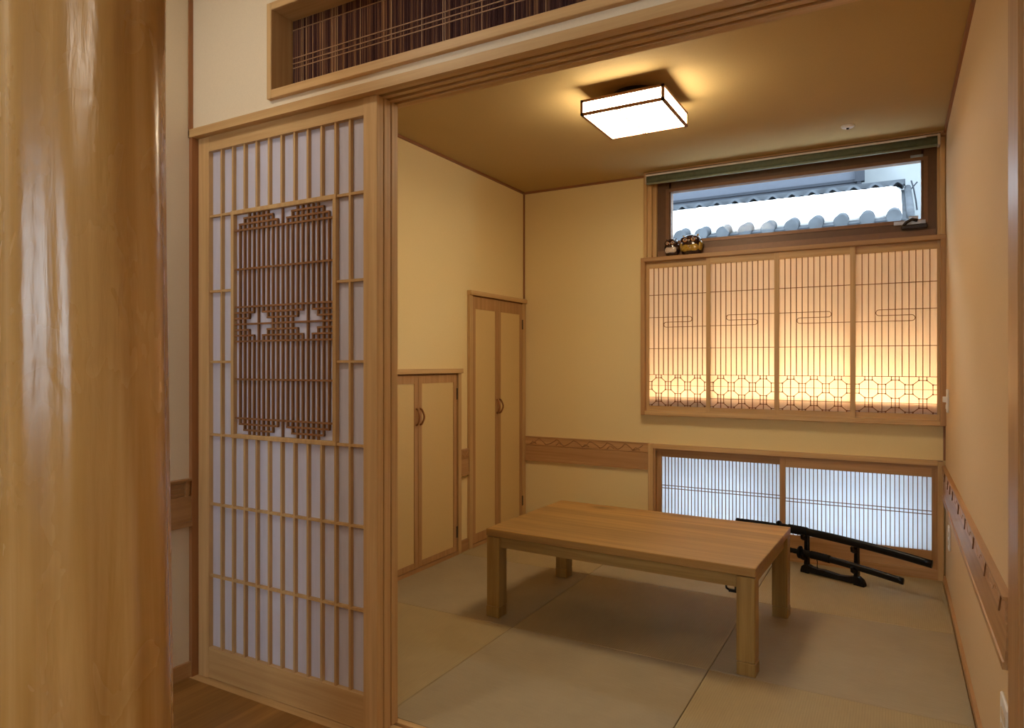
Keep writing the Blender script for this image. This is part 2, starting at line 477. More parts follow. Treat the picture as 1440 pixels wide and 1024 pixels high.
# right rail
mb = rail_plain(.446, .616, 1.945, YB, 'y', XR, -1)
rr = struct('trim_11', mb, M['cedar_y'], 'carved wooden chair rail running along the right wall', 'chair rail')
mb = MB(); md = MB(); zc0, zc1 = .446 + .17 * .66, .616 - .008
marks = [4.071, 3.84, 3.699, 3.538, 3.224, 2.938, 2.636, 2.311, 2.001]
for y in marks:
    md.sweep([(XR - .0138, y + .030, zc0), (XR - .0138, y - .012, zc1)], .004, .010, rect=True, up=(1, 0, 0))
ys = [YB - .01] + marks
for a, b in zip(ys, ys[1:]):
    n = max(1, int((a - b) / .09))
    for q in range(n):
        y0 = a - .02 - (a - b - .03) * q / n; L = (a - b - .03) / n
        pts = [(XR - .0142, y0 - L * i / 10, zc0 + .012 + (zc1 - zc0 - .024) * (.5 + .5 * math.sin(PI * (i / 10 * 1.5 + q + .2)))) for i in range(11)]
        mb.sweep(pts, .003, .005, 6, up=(1, 0, 0))
struct('carving', mb, M['carve_line'], None, None, rr)
struct('carved_band', B(XR - .0150, XR - .013, 1.946, YB - .001, zc0, zc1), M['carved_y'], 'lighter carved upper band', None, rr)
struct('carved_groove', md, M['lattice_dark'], 'dark slanting cut line', None, rr)
# left short rail
mb = rail_plain(z0, z1 - .010, 3.48, 3.565, 'y', XL, 1)
rl = struct('trim_12', mb, M['cedar_y'], 'short piece of chair rail between the two closets', 'chair rail')
mb = MB(); mb.sweep([(XL + .0145, 3.49, .60), (XL + .0145, 3.52, .585), (XL + .0145, 3.555, .615)], .004, .005, 6, up=(1, 0, 0))
mb.sweep([(XL + .0145, 3.50, .625), (XL + .0145, 3.53, .60), (XL + .0145, 3.555, .588)], .004, .005, 6, up=(1, 0, 0))
struct('carving', mb, M['carved'], None, None, rl)
# hall rail: upper strip of four reeds, plain lower board
mb = MB()
mb.box(HX0, HX0 + .020, HY0, 1.612, .560, .578); mb.box(HX0, HX0 + .011, HY0, 1.612, .578, .668)
mb.box(HX0, HX0 + .015, HY0, 1.612, .660, .672)
for i in range(3): mb.box(HX0, HX0 + .013, HY0, 1.585, .678 + i * .016, .687 + i * .016)
mb.box(HX0, HX0 + .008, HY0, 1.612, .672, .732); mb.box(HX0, HX0 + .020, HY0, 1.612, .728, .736); mb.box(HX0, HX0 + .017, 1.588, 1.598, .672, .728)
struct('trim_13', mb, M['cedar_y'], 'ribbed wooden chair rail on the hall wall beside the log column', 'chair rail')

# ------------------------------------------------------------------ tatami mats
xs = [XL + .012, -1.467, -.613, XR - .012]; yy = [1.757, 2.612, 3.470, YB - .014]
names = [['tatami mat at the front left corner, just inside the stacked sliding doors', 'tatami mat at the front centre of the opening, before the table', 'tatami mat at the front right corner beside the right wall'],
         ['tatami mat before the low closet, under the left table legs', 'shaded tatami mat in the middle under the table top', 'tatami mat by the right wall, under the right table legs'],
         ['tatami mat in the back left corner before the tall closet', 'tatami mat behind the table before the left half of the low window', 'tatami mat under the sword stand in the back right corner']]
for j in range(3):
    for i in range(3):
        y1 = yy[j + 1]
        if i > 0 and j == 2: y1 = 4.290
        o = B(xs[i] + .0012, xs[i + 1] - .0012, yy[j] + .0012, y1 - .0012, -.03, 0, c=.002).build(
            'tatami_mat', M['tatami_a' if (i + j) % 2 == 0 else 'tatami_b'], origin=((xs[i] + xs[i + 1]) / 2, (yy[j] + y1) / 2, 0))
        tag(o, ('straw ' if (i + j) % 2 == 0 else 'greyer straw ') + names[j][i], 'tatami mat', 'tatami mats')

# ------------------------------------------------------------------ sliding lattice doors
Y0, TH = 1.636, .031
def make_door(label):
    d = thing('lattice_door', label, 'sliding door', (-1.834, Y0 + TH / 2, 0), 'stacked sliding lattice doors')
    xa, xb, xc, xd = -2.265, -2.206, -1.459, -1.403
    part('stile', B(xa, xb, Y0, Y0 + TH, 0, 2.0, c=.0015), M['hinoki_z'], d)
    part('stile', B(xc, xd, Y0, Y0 + TH, 0, 2.0, c=.0015), M['hinoki_z'], d)
    part('top_rail', B(xb, xc, Y0 + .001, Y0 + TH - .001, 1.945, 2.0), M['hinoki_x'], d)
    part('bottom_rail', B(xb, xc, Y0 + .001, Y0 + TH - .001, .003, .114), M['hinoki_x'], d)
    p = (xc - xb) / 12; w = .0085
    rows = [1.706, 1.428, 1.168, .899, .642, .377]
    mb = MB()
    ya, yb_ = Y0 + .006, Y0 + .019
    for i in range(1, 12):
        x = xb + p * i
        if 2 < i < 10:
            mb.box(x - w / 2, x + w / 2, ya, yb_, 1.70, 1.945); mb.box(x - w / 2, x + w / 2, ya, yb_, .114, .90)
        else: mb.box(x - w / 2, x + w / 2, ya, yb_, .114, 1.945)
    for k, z in enumerate(rows):
        segs = [(xb, xc)] if k > 3 else [(xb, xb + 2 * p), (xb + 10 * p, xc)]
        for a, b in segs: mb.box(a, b, ya + .001, yb_, z - w / 2, z + w / 2)
    part('lattice', mb, M['lattice_light'], d)
    # inset frame
    fa, fb, fz0, fz1, fw = xb + 2 * p - .006, xb + 10 * p + .006, .893, 1.712, .015
    mb = MB()
    mb.box(fa, fb, Y0 + .002, yb_, fz1 - fw, fz1, c=.001); mb.box(fa, fb, Y0 + .002, yb_, fz0, fz0 + fw, c=.001)
    mb.box(fa, fa + fw, Y0 + .002, yb_, fz0 + fw, fz1 - fw, c=.001); mb.box(fb - fw, fb, Y0 + .002, yb_, fz0 + fw, fz1 - fw, c=.001)
    part('inset_frame', mb, M['hinoki_z'], d)
    # dark fine lattice
    ia, ib, iz0, iz1 = fa + fw, fb - fw, fz0 + fw, fz1 - fw
    H = iz1 - iz0; q = (ib - ia) / 20; r = .0205; bw = .0062
    y1, y2 = Y0 + .0095, Y0 + .0180
    top = [iz1 - .016 - r * k for k in range(3)]; bot = [iz0 + .016 + r * k for k in range(3)]
    c0 = (iz0 + iz1) / 2; mid = [c0 + r * k for k in (3, 2, 1, 0, -1, -2, -3)]
    mb = MB()
    def vbar(i, a, b): mb.box(ia + q * i - bw / 2, ia + q * i + bw / 2, y1, y2, a, b)
    for i in range(1, 20):
        k = i if i < 10 else 20 - i                  # 1..10
        zt, zb = (iz1, iz0)
        if k in (1, 9): zt, zb = top[1], bot[1]
        if k in (2, 8): zt, zb = top[0], bot[0]
        gap = None
        dd = abs(k - 5)
        if dd == 1: gap = (mid[1], mid[5])
        if dd == 2: gap = (mid[2], mid[4])
        if gap: vbar(i, gap[0], zt); vbar(i, zb, gap[1])
        else: vbar(i, zb, zt)
    def hbar(z, i0, i1): mb.box(ia + q * i0 - (bw / 2 if i0 > 0 else 0), ia + q * i1 + (bw / 2 if i1 < 20 else 0), y1 - .0012, y2 - .001, z - .0032, z + .0032)
    for rws in (top, bot):
        for o in (0, 10):
            hbar(rws[0], o + 2, o + 8); hbar(rws[1], o + 1, o + 9)
        hbar(rws[2], 0, 20)
    hbar((iz1 + c0) / 2, 0, 20); hbar((iz0 + c0) / 2, 0, 20)
    for k, z in enumerate(mid):
        if k in (0, 3, 6): hbar(z, 0, 20)
        elif k in (1, 5):
            for a, b in ((0, 4), (6, 14), (16, 20)): hbar(z, a, b)
        else:
            for a, b in ((0, 3), (7, 13), (17, 20)): hbar(z, a, b)
    part('inset_lattice', mb, M['lattice_dark'], d, 'dark brown fine lattice with stepped octagon pattern')
    part('paper', B(xb, xc, Y0 + .0192, Y0 + .0200, .114, 1.945), M['paper_door'], d, 'pale lavender paper')
    return d
door = make_door('front one of the three stacked sliding lattice doors, its paper facing the hall')
copy_tree(door, door.location + Vector((0, .036, 0)), 'middle one of the stacked sliding doors, only its edge showing')
copy_tree(door, door.location + Vector((0, .072, 0)), 'innermost one of the stacked sliding doors, its edge next to the tatami room')

# ------------------------------------------------------------------ transom
tr = thing('transom_panel', 'dark reed transom in a cypress frame above the lintel', 'transom', ((RX0 + RX1) / 2, 1.66, RZ0))
fx0, fx1, fz0, fz1 = -1.866, .034, 2.062, 2.389
part('frame_side', B(fx0, fx0 + .022, 1.608, 1.74, fz0, fz1, c=.002), M['hinoki_z'], tr)
part('frame_side', B(fx1 - .022, fx1, 1.608, 1.74, fz0, fz1, c=.002), M['hinoki_z'], tr)
part('frame_rail', B(fx0 + .022, fx1 - .022, 1.608, 1.74, fz0, fz0 + .030, c=.002), M['hinoki_x'], tr)
part('frame_rail', B(fx0 + .022, fx1 - .022, 1.608, 1.74, fz1 - .026, fz1, c=.002), M['hinoki_x'], tr)
sy = 1.700
part('screen', B(fx0 + .022, fx1 - .022, sy + .010, sy + .016, fz0 + .03, fz1 - .026), M['reed_dark'], tr, 'dark maroon backing')
mb = MB(); x = fx0 + .026
while x < fx1 - .026:
    w = random.choice((.004, .004, .005, .006))
    mb.box(x, x + w, sy + .002, sy + .010, fz0 + .03, fz1 - .026); x += w + random.choice((.0005, .001, .0015))
part('reeds', mb, M['reeds'], tr, 'fine dark brown vertical reeds')
mb = MB()
for z in (2.197, 2.213, 2.232, 2.330): mb.box(fx0 + .024, fx1 - .024, sy, sy + .003, z - .0016, z + .0016)
for x in [-1.80, -1.792, -1.775, -1.745, -1.70, -1.655, -1.64, -1.632, -1.53, -1.40, -1.28, -1.20, -1.192, -1.06, -.95, -.85, -.7, -.55]:
    mb.box(x, x + .003, sy + .0005, sy + .003, fz0 + .03, fz1 - .026)
part('pale_reed', mb, M['reed_gold'], tr, 'thin pale crossing reeds')

# ------------------------------------------------------------------ log column
lc = (-1.403, .768)
def log_mesh():
    n, m = 72, 40; vs = []; fs = []
    for i in range(m + 1):
        z = HZ * i / m
        for j in range(n):
            a = 2 * PI * j / n
            r = .1505 + .0035 * math.sin(3 * a + z * .9) + .003 * math.sin(7 * a - z * 1.7 + 1) + .0022 * math.sin(11 * a + z * 2.6) + .004 * math.sin(z * 1.9 + 2 * a) - .003 * z
            vs.append((lc[0] + r * math.cos(a), lc[1] + r * math.sin(a), z))
    for i in range(m):
        for j in range(n): fs.append((i * n + j, i * n + (j + 1) % n, (i + 1) * n + (j + 1) % n, (i + 1) * n + j))
    fs.append(tuple(reversed(range(n)))); fs.append(tuple(range(m * n, (m + 1) * n)))
    return MB().add(vs, fs, True)
tag(log_mesh().build('log_column', M['log'], origin=(lc[0], lc[1], 0)), 'polished honey coloured round log column at the left in the hall', 'column')

# ------------------------------------------------------------------ closets on the left wall
def closet(name, label, y0, y1, ztop, doors, zp0, zp1, hz, hinges, casing):
    c = thing(name, label, 'closet', (XL, (y0 + y1) / 2, 0))
    cl, cr = casing
    px = XL + .020
    part('casing', B(XL, px, y0, y0 + cl, 0, ztop, c=.002), M['hinoki_z'], c)
    part('casing', B(XL, px, y1 - cr, y1, 0, ztop, c=.002), M['hinoki_z'], c)
    part('head', B(XL, px + .012, y0 - .003, y1 + .003, ztop - .028, ztop, c=.002), M['hinoki_y'], c)
    part('threshold', B(XL, px, y0 + cl, y1 - cr, 0, .020), M['cedar_y'], c)
    part('back_panel', B(XL, XL + .002, y0 + cl, y1 - cr, .02, ztop - .028), M['post_z'], c)
    for k, (a, b) in enumerate(doors):
        st = .034
        d = part('door', B(XL + .003, XL + .0125, a + st * .9, b - st * .9, zp0 - .004, zp1 + .004), M['closet'], c, 'cream papered door panel')
        mb = MB(); a2, b2 = a + .0015, b - .0015
        mb.box(XL + .002, XL + .016, a2, a2 + st, .024, ztop - .036, c=.001)
        mb.box(XL + .002, XL + .016, b2 - st, b2, .024, ztop - .036, c=.001)
        mb.box(XL + .002, XL + .0155, a2 + st, b2 - st, zp1, ztop - .036); mb.box(XL + .002, XL + .0155, a2 + st, b2 - st, .024, zp0)
        part('door_frame', mb, M['cedar_z'], d)
        hy = b - .018 if k == 0 else a + .018
        sg = -1 if k == 0 else 1
        pts = [(XL + .016, hy, hz - .045), (XL + .028, hy, hz - .040)] + [(XL + .030 + .012 * math.sin(PI * i / 8), hy + sg * .004 * math.sin(PI * i / 8), hz - .036 + .072 * i / 8) for i in range(9)] + [(XL + .028, hy, hz + .040), (XL + .016, hy, hz + .045)]
        part('handle', MB().sweep(pts, .012, .010, 8, up=(0, 1, 0)), M['post_z'], d, 'brown wooden bow handle')
        if k == 1:
            for z in hinges:
                part('hinge', B(XL + .012, XL + .021, b - .006, b + .008, z - .035, z + .035, c=.002), M['hinge'], d, 'dark metal hinge')
closet('low_closet', 'low cream two-door closet on the left wall, nearer the sliding doors', 2.633, 3.477, 1.132, [(2.668, 3.046), (3.046, 3.430)], .056, 1.050, .865, (.979, .140), (.035, .034))
closet('tall_closet', 'tall narrow cream two-door closet in the back left corner', 3.569, 4.308, 1.622, [(3.606, 3.924), (3.924, 4.262)], .082, 1.510, .878, (1.441, .185), (.037, .046))

# ------------------------------------------------------------------ screen unit under the high window
YF = 4.255
w1 = struct('window_1', MB().box(-1.436, -1.408, YF, 4.33, .83, 1.848, c=.002).box(.214, .240, YF, 4.33, .83, 1.848, c=.002), M['cedar_z'], 'high window with a cypress ledge and brown sash over the lit screens', 'window')
struct('ledge', B(-1.420, .240, YF - .006, 4.345, 1.822, 1.848, c=.002), M['cedar_x'], 'reddish wooden ledge', None, w1)
struct('bottom_frame', MB().box(-1.408, .214, YF, 4.33, .830, .858, c=.002), M['hinoki_x'], None, None, w1)
struct('recess_lining', MB().box(-1.43, .235, 4.435, 4.445, .83, 1.84).box(-1.42, -1.408, 4.33, 4.44, .85, 1.83).box(.214, .226, 4.33, 4.44, .85, 1.83).box(-1.42, .226, 4.33, 4.44, .836, .85).box(-1.42, .226, 4.345, 4.445, 1.826, 1.838), M['white'], 'white lining of the lit recess', None, w1)
k_ = 1.00463
def kx(x): return x * k_
def kz(z): return 1.16 + (z - 1.16) * k_
YS = 4.335
# window posts and lining above the ledge
mb = MB(); mb.box(-1.420, -1.398, YF + .01, 4.30, 1.848, 2.372, c=.002); mb.box(-1.398, -1.372, YF + .03, 4.335, 1.848, 2.372); mb.box(-1.372, kx(-1.34), YF + .055, 4.345, 1.848, 2.372)
mb.box(kx(.201), .214, YF + .05, 4.345, 1.848, 2.372); mb.box(.214, .238, YF + .01, 4.33, 1.848, 2.372, c=.002)
struct('side_jamb', mb, M['hinoki_z'], None, None, w1)
struct('head_board', B(-1.412, .238, YF - .006, 4.33, 2.368, ZC), M['cedar_x'], None, None, w1)
fa, fb, fz0, fz1 = kx(-1.34), kx(.201), 1.848, kz(2.345)
ga, gb, gz0, gz1 = kx(-1.265), kx(.140), kz(1.950), kz(2.268)
mb = MB()
mb.box(fa, ga + .012, YS, YS + .05, fz0, fz1); mb.box(gb - .012, fb, YS, YS + .05, fz0, fz1)
mb.box(ga, gb, YS, YS + .05, gz1, fz1); mb.box(ga, gb, YS, YS + .05, fz0, gz0)
sash = struct('sash', mb, M['sash'], 'dark brown sash', None, w1)
mb = MB()
mb.box(fa + .004, fb - .004, YS - .008, YS, fz0, fz0 + .045); mb.box(ga - .02, ga, YS - .006, YS, gz0 - .02, gz1 + .02); mb.box(gb, gb + .02, YS - .006, YS, gz0 - .02, gz1 + .02)
mb.box(ga, gb, YS - .006, YS, gz0 - .02, gz0); mb.box(ga, gb, YS - .006, YS, gz1, gz1 + .02)
struct('sash_lip', mb, M['sash_hi'], 'lighter brown inner edge', None, w1)
struct('pane', B(ga - .004, gb + .004, YS + .022, YS + .028, gz0 - .004, gz1 + .004), M['glass'], 'clear glass pane', None, w1)
mb = MB(); mb.box(ga, ga + .008, YS + .004, YS + .021, gz0, gz1); mb.box(gb - .004, gb, YS + .004, YS + .021, gz0, gz1)
struct('gasket', mb, M['metal'], 'pale metal glazing bead', None, w1)
# catch and handle
mb = MB(); mb.box(-.002, .150, YS - .014, YS - .006, kz(1.922), kz(1.944), c=.002); mb.box(.070, .115, YS - .012, YS - .006, kz(1.944), kz(1.968))
struct('catch_plate', mb, M['metal'], 'pale metal catch plate', None, w1)
mb = MB(); mb.box(.034, .160, YS - .040, YS - .014, kz(1.892), kz(1.918), c=.006)
mb.sweep([(.045, YS - .03, kz(1.915)), (.060, YS - .034, kz(1.935)), (.085, YS - .034, kz(1.948)), (.110, YS - .026, kz(1.940))], .022, .018, 8)
struct('handle', mb, M['darkplastic'], 'dark brown lever handle', None, w1)
struct('stay_plate', B(.078, .138, YS - .010, YS - .006, kz(2.287), kz(2.300)), M['metal'], 'small metal plate', None, w1)

# roller blind
bl = thing('roller_blind', 'rolled up green roller blind under the ceiling above the high window', 'blind', (-.59, 4.25, 2.35))
part('roll', MB().lathe([(.004, -1.388), (.026, -1.388), (.026, .200), (.004, .200)], 0, 4.252, 20, axis='x', cz=2.346), M['green'], bl)
part('head_rail', B(-1.396, .214, 4.236, 4.285, 2.371, 2.380, c=.001), M['beige'], bl, 'beige mounting rail')
part('rail_lip', B(-1.390, .150, 4.228, 4.237, 2.366, 2.3735), M['white'], bl, 'metal lip with its highlight painted white')  # plain white stands in for the bright reflection along the metal rail
part('bottom_bar', MB().sweep([(-1.388, 4.238, 2.319), (.198, 4.238, 2.319)], .020, .015, 10), M['green_pale'], bl, 'paler green bottom bar')
part('gap_shade_strip', B(-1.396, .214, 4.240, 4.285, 2.3802, 2.3845), M['darkplastic'], bl, 'dark strip painted for the shaded gap above the rail')  # solid dark strip in place of the shade in the gap
part('bracket', B(-1.398, -1.389, 4.225, 4.285, 2.318, 2.378, c=.003), M['beige'], bl, 'beige end bracket')
part('bracket', B(.201, .214, 4.225, 4.285, 2.318, 2.378, c=.003), M['beige'], bl, 'beige end bracket')

# four lit lattice screens
def make_screen(name, label, x0, x1, yf, paper_l, paper_r, mirror):
    d = thing('paper_screen', label, 'paper screen', ((x0 + x1) / 2, yf + .008, .858), 'sliding paper screens below the high window')
    zt, zb = 1.822, .858
    pz0, pz1 = .889, 1.780
    part('stile', B(x0, paper_l, yf, yf + .016, zb, zt), M['hinoki_z'], d)
    part('stile', B(paper_r, x1, yf, yf + .016, zb, zt), M['hinoki_z'], d)
    part('top_rail', B(paper_l, paper_r, yf, yf + .016, pz1, zt), M['hinoki_x'], d)
    part('bottom_rail', B(paper_l, paper_r, yf, yf + .016, zb, pz0), M['hinoki_x'], d)
    W = paper_r - paper_l; s = W / 12; w = .0042
    y1, y2 = yf + .004, yf + .011
    mb = MB()
    zr = [1.606, None, 1.260, 1.091]
    for i in range(1, 12):
        mb.box(paper_l + s * i - w / 2, paper_l + s * i + w / 2, y1, y2, (pz0 if i % 2 == 0 else zr[3]), pz1)
    for z in zr:
        if z: mb.box(paper_l, paper_r, y1 - .0008, y2 - .0005, z - .0017, z + .0017)
    # meander line with two half loops
    zs = [1.461, 1.429, 1.397]; rad = .016
    def X(i): return paper_l + s * i if not mirror else paper_r - s * i
    pts = [(X(0), zs[0]), (X(8.4), zs[0])]
    sg = -1 if mirror else 1
    for a in range(1, 8): pts.append((X(8.4) + sg * rad * math.sin(PI * a / 8), zs[0] - rad + rad * math.cos(PI * a / 8)))
    pts += [(X(8.4), zs[1]), (X(3.6), zs[1])]
    for a in range(1, 8): pts.append((X(3.6) - sg * rad * math.sin(PI * a / 8), zs[1] - rad + rad * math.cos(PI * a / 8)))
    pts += [(X(3.6), zs[2]), (X(12), zs[2])]
    mb.sweep([(p[0], yf + .0065, p[1]) for p in pts], .0032, .007, rect=True, up=(0, 1, 0))
    # octagon band
    pitch = .0755; c0 = 1.091 - .070
    a_, A_, b_, bb = .57 * s, 1.43 * s, pitch * .66, pitch * .34
    segs = set()
    def clip(p, q):
        (px, pz), (qx, qz) = p, q
        t0, t1 = 0., 1.
        for lo, hi, s0, dlt in ((paper_l, paper_r, px, qx - px), (pz0, 1.091, pz, qz - pz)):
            if abs(dlt) < 1e-9:
                if s0 < lo - 1e-6 or s0 > hi + 1e-6: return None
                continue
            u, v = (lo - s0) / dlt, (hi - s0) / dlt
            if u > v: u, v = v, u
            t0, t1 = max(t0, u), min(t1, v)
        if t1 - t0 < .02: return None
        return (px + (qx - px) * t0, pz + (qz - pz) * t0), (px + (qx - px) * t1, pz + (qz - pz) * t1)
    lat = MB()
    for r in range(-1, 4):
        cz = c0 - pitch * r
        if pz0 < cz < 1.091: lat.box(paper_l, paper_r, y1 + .0004, y2 - .001, cz - .0012, cz + .0012)
        for cxi in range(-4, 17, 4):
            cx = paper_l + s * (cxi + (2 if r % 2 == 0 else 0))
            V = [(cx - a_, cz + b_), (cx + a_, cz + b_), (cx + A_, cz + bb), (cx + A_, cz - bb), (cx + a_, cz - b_), (cx - a_, cz - b_), (cx - A_, cz - bb), (cx - A_, cz + bb)]
            for i in range(8):
                e = tuple(sorted(((round(V[i][0], 4), round(V[i][1], 4)), (round(V[(i + 1) % 8][0], 4), round(V[(i + 1) % 8][1], 4)))))
                if any(abs(e[0][0] - f[0][0]) + abs(e[0][1] - f[0][1]) + abs(e[1][0] - f[1][0]) + abs(e[1][1] - f[1][1]) < .004 for f in segs): continue
                segs.add(e)
                cl = clip(*e)
                if cl: lat.sweep([(cl[0][0], yf + .0066, cl[0][1]), (cl[1][0], yf + .0066, cl[1][1])], 0.0036, .0066, rect=True, up=(0, 1, 0))
            for vx, vz in V:
                if paper_l < vx < paper_r and pz0 < vz < 1.091: lat.box(vx - .0040, vx + .0040, y1 - .0004, y2, vz - .0040, vz + .0040)
    part('slats', mb, M['kumiko_brown'], d)
    part('octagon_lattice', lat, M['kumiko_brown'], d, 'dark brown band of linked octagons')
    part('paper', B(paper_l, paper_r, yf + .0112, yf + .0118, pz0, pz1), M['paper_lit'], d, 'paper lit warmly from behind')
    return d
make_screen('a', 'leftmost of the four glowing paper screens under the owls', -1.408, -.985, 4.288, -1.390, -1.016, False)
make_screen('b', 'second from the left of the four glowing paper screens', -1.018, -.596, 4.268, -.993, -.619, True)
make_screen('c', 'third from the left of the four glowing paper screens', -.596, -.190, 4.268, -.592, -.216, False)
make_screen('d', 'rightmost of the four glowing paper screens next to the right wall', -.212, .214, 4.288, -.190, .201, True)
# light trough hidden in the recess
ls = thing('light_trough', 'warm light strip in a trough low behind the paper screens', 'light strip', (-.6, 4.36, .85))
part('trough_board', B(-1.405, .211, 4.312, 4.322, .851, .935), M['hinoki_x'], ls)
part('light_strip', B(-1.36, .17, 4.382, 4.397, .900, .912), M['led'], ls)
part('strip_base', B(-1.37, .18, 4.377, 4.403, .851, .899), M['white'], ls)

# ------------------------------------------------------------------ low window
yf = 4.285
w2 = struct('window_2', MB().box(-1.396, -1.362, yf, 4.36, 0, .642, c=.002).box(.204, .232, yf, 4.36, 0, .636, c=.002), M['hinoki_z'], 'low floor level window with a cypress frame behind the sword stand', 'window')
struct('head', B(-1.362, .204, yf, 4.36, .612, .641, c=.002), M['hinoki_x'], None, None, w2)
struct('head_track', B(-1.362, .204, yf + .016, 4.36, .598, .613), M['cedar_x'], None, None, w2)
mb = MB(); mb.box(-1.362, .204, yf + .006, 4.36, .0, .052); mb.box(-1.362, .204, yf + .018, 4.36, .052, .088); mb.box(-1.362, .204, yf, 4.30, 0, .012)
struct('sill', mb, M['cedar_x'], None, None, w2)
mb = MB(); mb.box(-1.362, -1.35, yf + .012, 4.36, .05, .61); mb.box(.196, .204, yf + .012, 4.36, .05, .61)
struct('side_track', mb, M['cedar_z'], None, None, w2)
struct('pane', B(-1.38, .22, 4.440, 4.446, .02, .62), M['glass'], 'glass pane outside the paper', None, w2)
mb = MB(); mb.box(-1.396, -1.36, 4.42, 4.47, 0, .64); mb.box(.20, .232, 4.42, 4.47, 0, .64); mb.box(-1.396, .232, 4.42, 4.47, 0, .03); mb.box(-1.396, .232, 4.42, 4.47, .61, .641); mb.box(-.60, -.56, 4.42, 4.47, 0, .64)
struct('sash', mb, M['sash'], 'dark brown outer sash', None, w2)
def low_screen(label, x0, x1, pl, pr_, y, pz1, n, hz):
    d = thing('window_screen', label, 'paper screen', ((x0 + x1) / 2, y + .01, .088), 'paper screens of the low window')
    pz0 = .150
    part('stile', B(x0, pl, y, y + .022, .088, .600, c=.001), M['cedar_z'], d)
    part('stile', B(pr_, x1, y, y + .022, .088, .600, c=.001), M['cedar_z'], d)
    part('top_rail', B(pl, pr_, y, y + .022, pz1, .600), M['cedar_x'], d)
    part('bottom_rail', B(pl, pr_, y, y + .022, .088, pz0), M['cedar_x'], d)
    mb = MB(); s = (pr_ - pl) / n
    for i in range(1, n): mb.box(pl + s * i - .0021, pl + s * i + .0021, y + .006, y + .0125, pz0, pz1)
    for z in hz: mb.box(pl, pr_, y + .0055, y + .012, z - .0018, z + .0018)
    part('slats', mb, M['kumiko_brown'], d)
    part('paper', B(pl, pr_, y + .0128, y + .0134, pz0, pz1), M['paper_win'], d, 'white paper glowing with daylight')
low_screen('left sliding paper screen of the low window, behind the table', -1.350, -.560, -1.318, -.596, 4.328, .558, 34, (.372, .354))
low_screen('right sliding paper screen of the low window, behind the swords', -.594, .196, -.562, .177, 4.303, .549, 34, (.364, .346))

# ------------------------------------------------------------------ ceiling light
cx, cy = -1.032, 2.985; hw = .19; lz0, lz1 = 2.270, 2.338
lt = thing('ceiling_light', 'square glowing paper lamp with thin wooden edges on the tatami room ceiling', 'ceiling light', (cx, cy, ZC))
part('mount', MB().lathe([(.10, ZC - .001), (.10, ZC - .028), (.085, ZC - .035), (.085, lz1)], cx, cy, 32), M['darkplastic'], lt, 'dark round ceiling mount')
part('shade', B(cx - hw + .003, cx + hw - .003, cy - hw + .003, cy + hw - .003, lz0 + .003, lz1 - .004), M['lamp_em'], lt, 'glowing warm white shade')
mb = MB(); e = .0115
for sx in (-1, 1):
    for sy_ in (-1, 1):
        X0, Y0_ = cx + sx * hw, cy + sy_ * hw
        mb.box(X0 - sx * e, X0, Y0_ - sy_ * e, Y0_, lz0, lz1)
for z in (lz0, lz1 - e):
    for sx in (-1, 1): mb.box(cx + sx * hw - sx * e, cx + sx * hw, cy - hw, cy + hw, z, z + e)
    for sy_ in (-1, 1): mb.box(cx - hw, cx + hw, cy + sy_ * hw - sy_ * e, cy + sy_ * hw, z, z + e)
part('edge_frame', mb, M['post_x'], lt, 'thin brown wooden edging')
mb = MB()
for o in (-.055, -.043):
    mb.box(cx + o, cx + o + .005, cy - hw + .0015, cy - hw + .004, lz0, lz1); 
    mb.box(cx + o + .03, cx + o + .035, cy - hw, cy + hw, lz0 + .001, lz0 + .004)
part('thin_bars', mb, M['kumiko_brown'], lt)
part('lid', B(cx - hw + .004, cx + hw - .004, cy - hw + .004, cy + hw - .004, lz1 - .004, lz1 - .001), M['hinoki_x'], lt)

dt = thing('smoke_detector', 'small round white detector on the ceiling near the high window', 'detector', (-.21, 3.925, ZC))
part('cover', MB().lathe([(.012, ZC - .012), (.026, ZC - .010), (.033, ZC - .004), (.033, ZC)], -.21, 3.925, 28), M['white'], dt)
part('sensor', MB().lathe([(.003, ZC - .019), (.006, ZC - .018), (.007, ZC - .012), (.007, ZC - .011)], -.21, 3.925, 14), M['black'], dt, 'dark centre sensor')

# ------------------------------------------------------------------ low table (local coordinates, turned a little)
TW, TD, TZ = 1.192, .752, .405
tb = thing('low_table', 'low rectangular oak coloured table on the tatami in the middle of the room', 'table', (-1.027, 3.018, 0), rot=math.radians(-2.1), local=True)
part('tabletop', B(-TW / 2, TW / 2, -TD / 2, TD / 2, TZ - .034, TZ, c=.0025), M['tabletop'], tb)
lw = .068
for sx in (-1, 1):
    for sy_ in (-1, 1):
        x0 = sx * (TW / 2 - .002); y0 = sy_ * (TD / 2 - .002)
        l = part('leg', B(x0, x0 - sx * lw, y0, y0 - sy_ * lw, .050, TZ - .038, c=.003), M['table_z'], tb)
        part('leg_foot', B(x0 + sx * .002, x0 - sx * (lw - .001), y0 + sy_ * .002, y0 - sy_ * (lw - .001), 0, .0495, c=.003), M['table_z'], l, 'lighter wooden foot extension')
for sy_ in (-1, 1):
    y = sy_ * (TD / 2 - .018)
    part('apron', B(-TW / 2 + lw, TW / 2 - lw, y, y - sy_ * .022, TZ - .084, TZ - .037), M['table_x'], tb)
for sx in (-1, 1):
    x = sx * (TW / 2 - .018)
    part('apron', B(x, x - sx * .022, -TD / 2 + lw, TD / 2 - lw, TZ - .084, TZ - .037), M['table_y'], tb)
part('underframe', B(-TW / 2 + .06, TW / 2 - .06, -TD / 2 + .06, TD / 2 - .06, TZ - .046, TZ - .0345), M['table_x'], tb)
mb = MB(); hx, hy, hz = .512, -.30, .287
mb.box(hx - .008, hx + .008, hy - .006, hy + .006, hz, TZ - .046); mb.box(hx - .030, hx + .030, hy - .007, hy + .007, hz - .006, hz + .003)
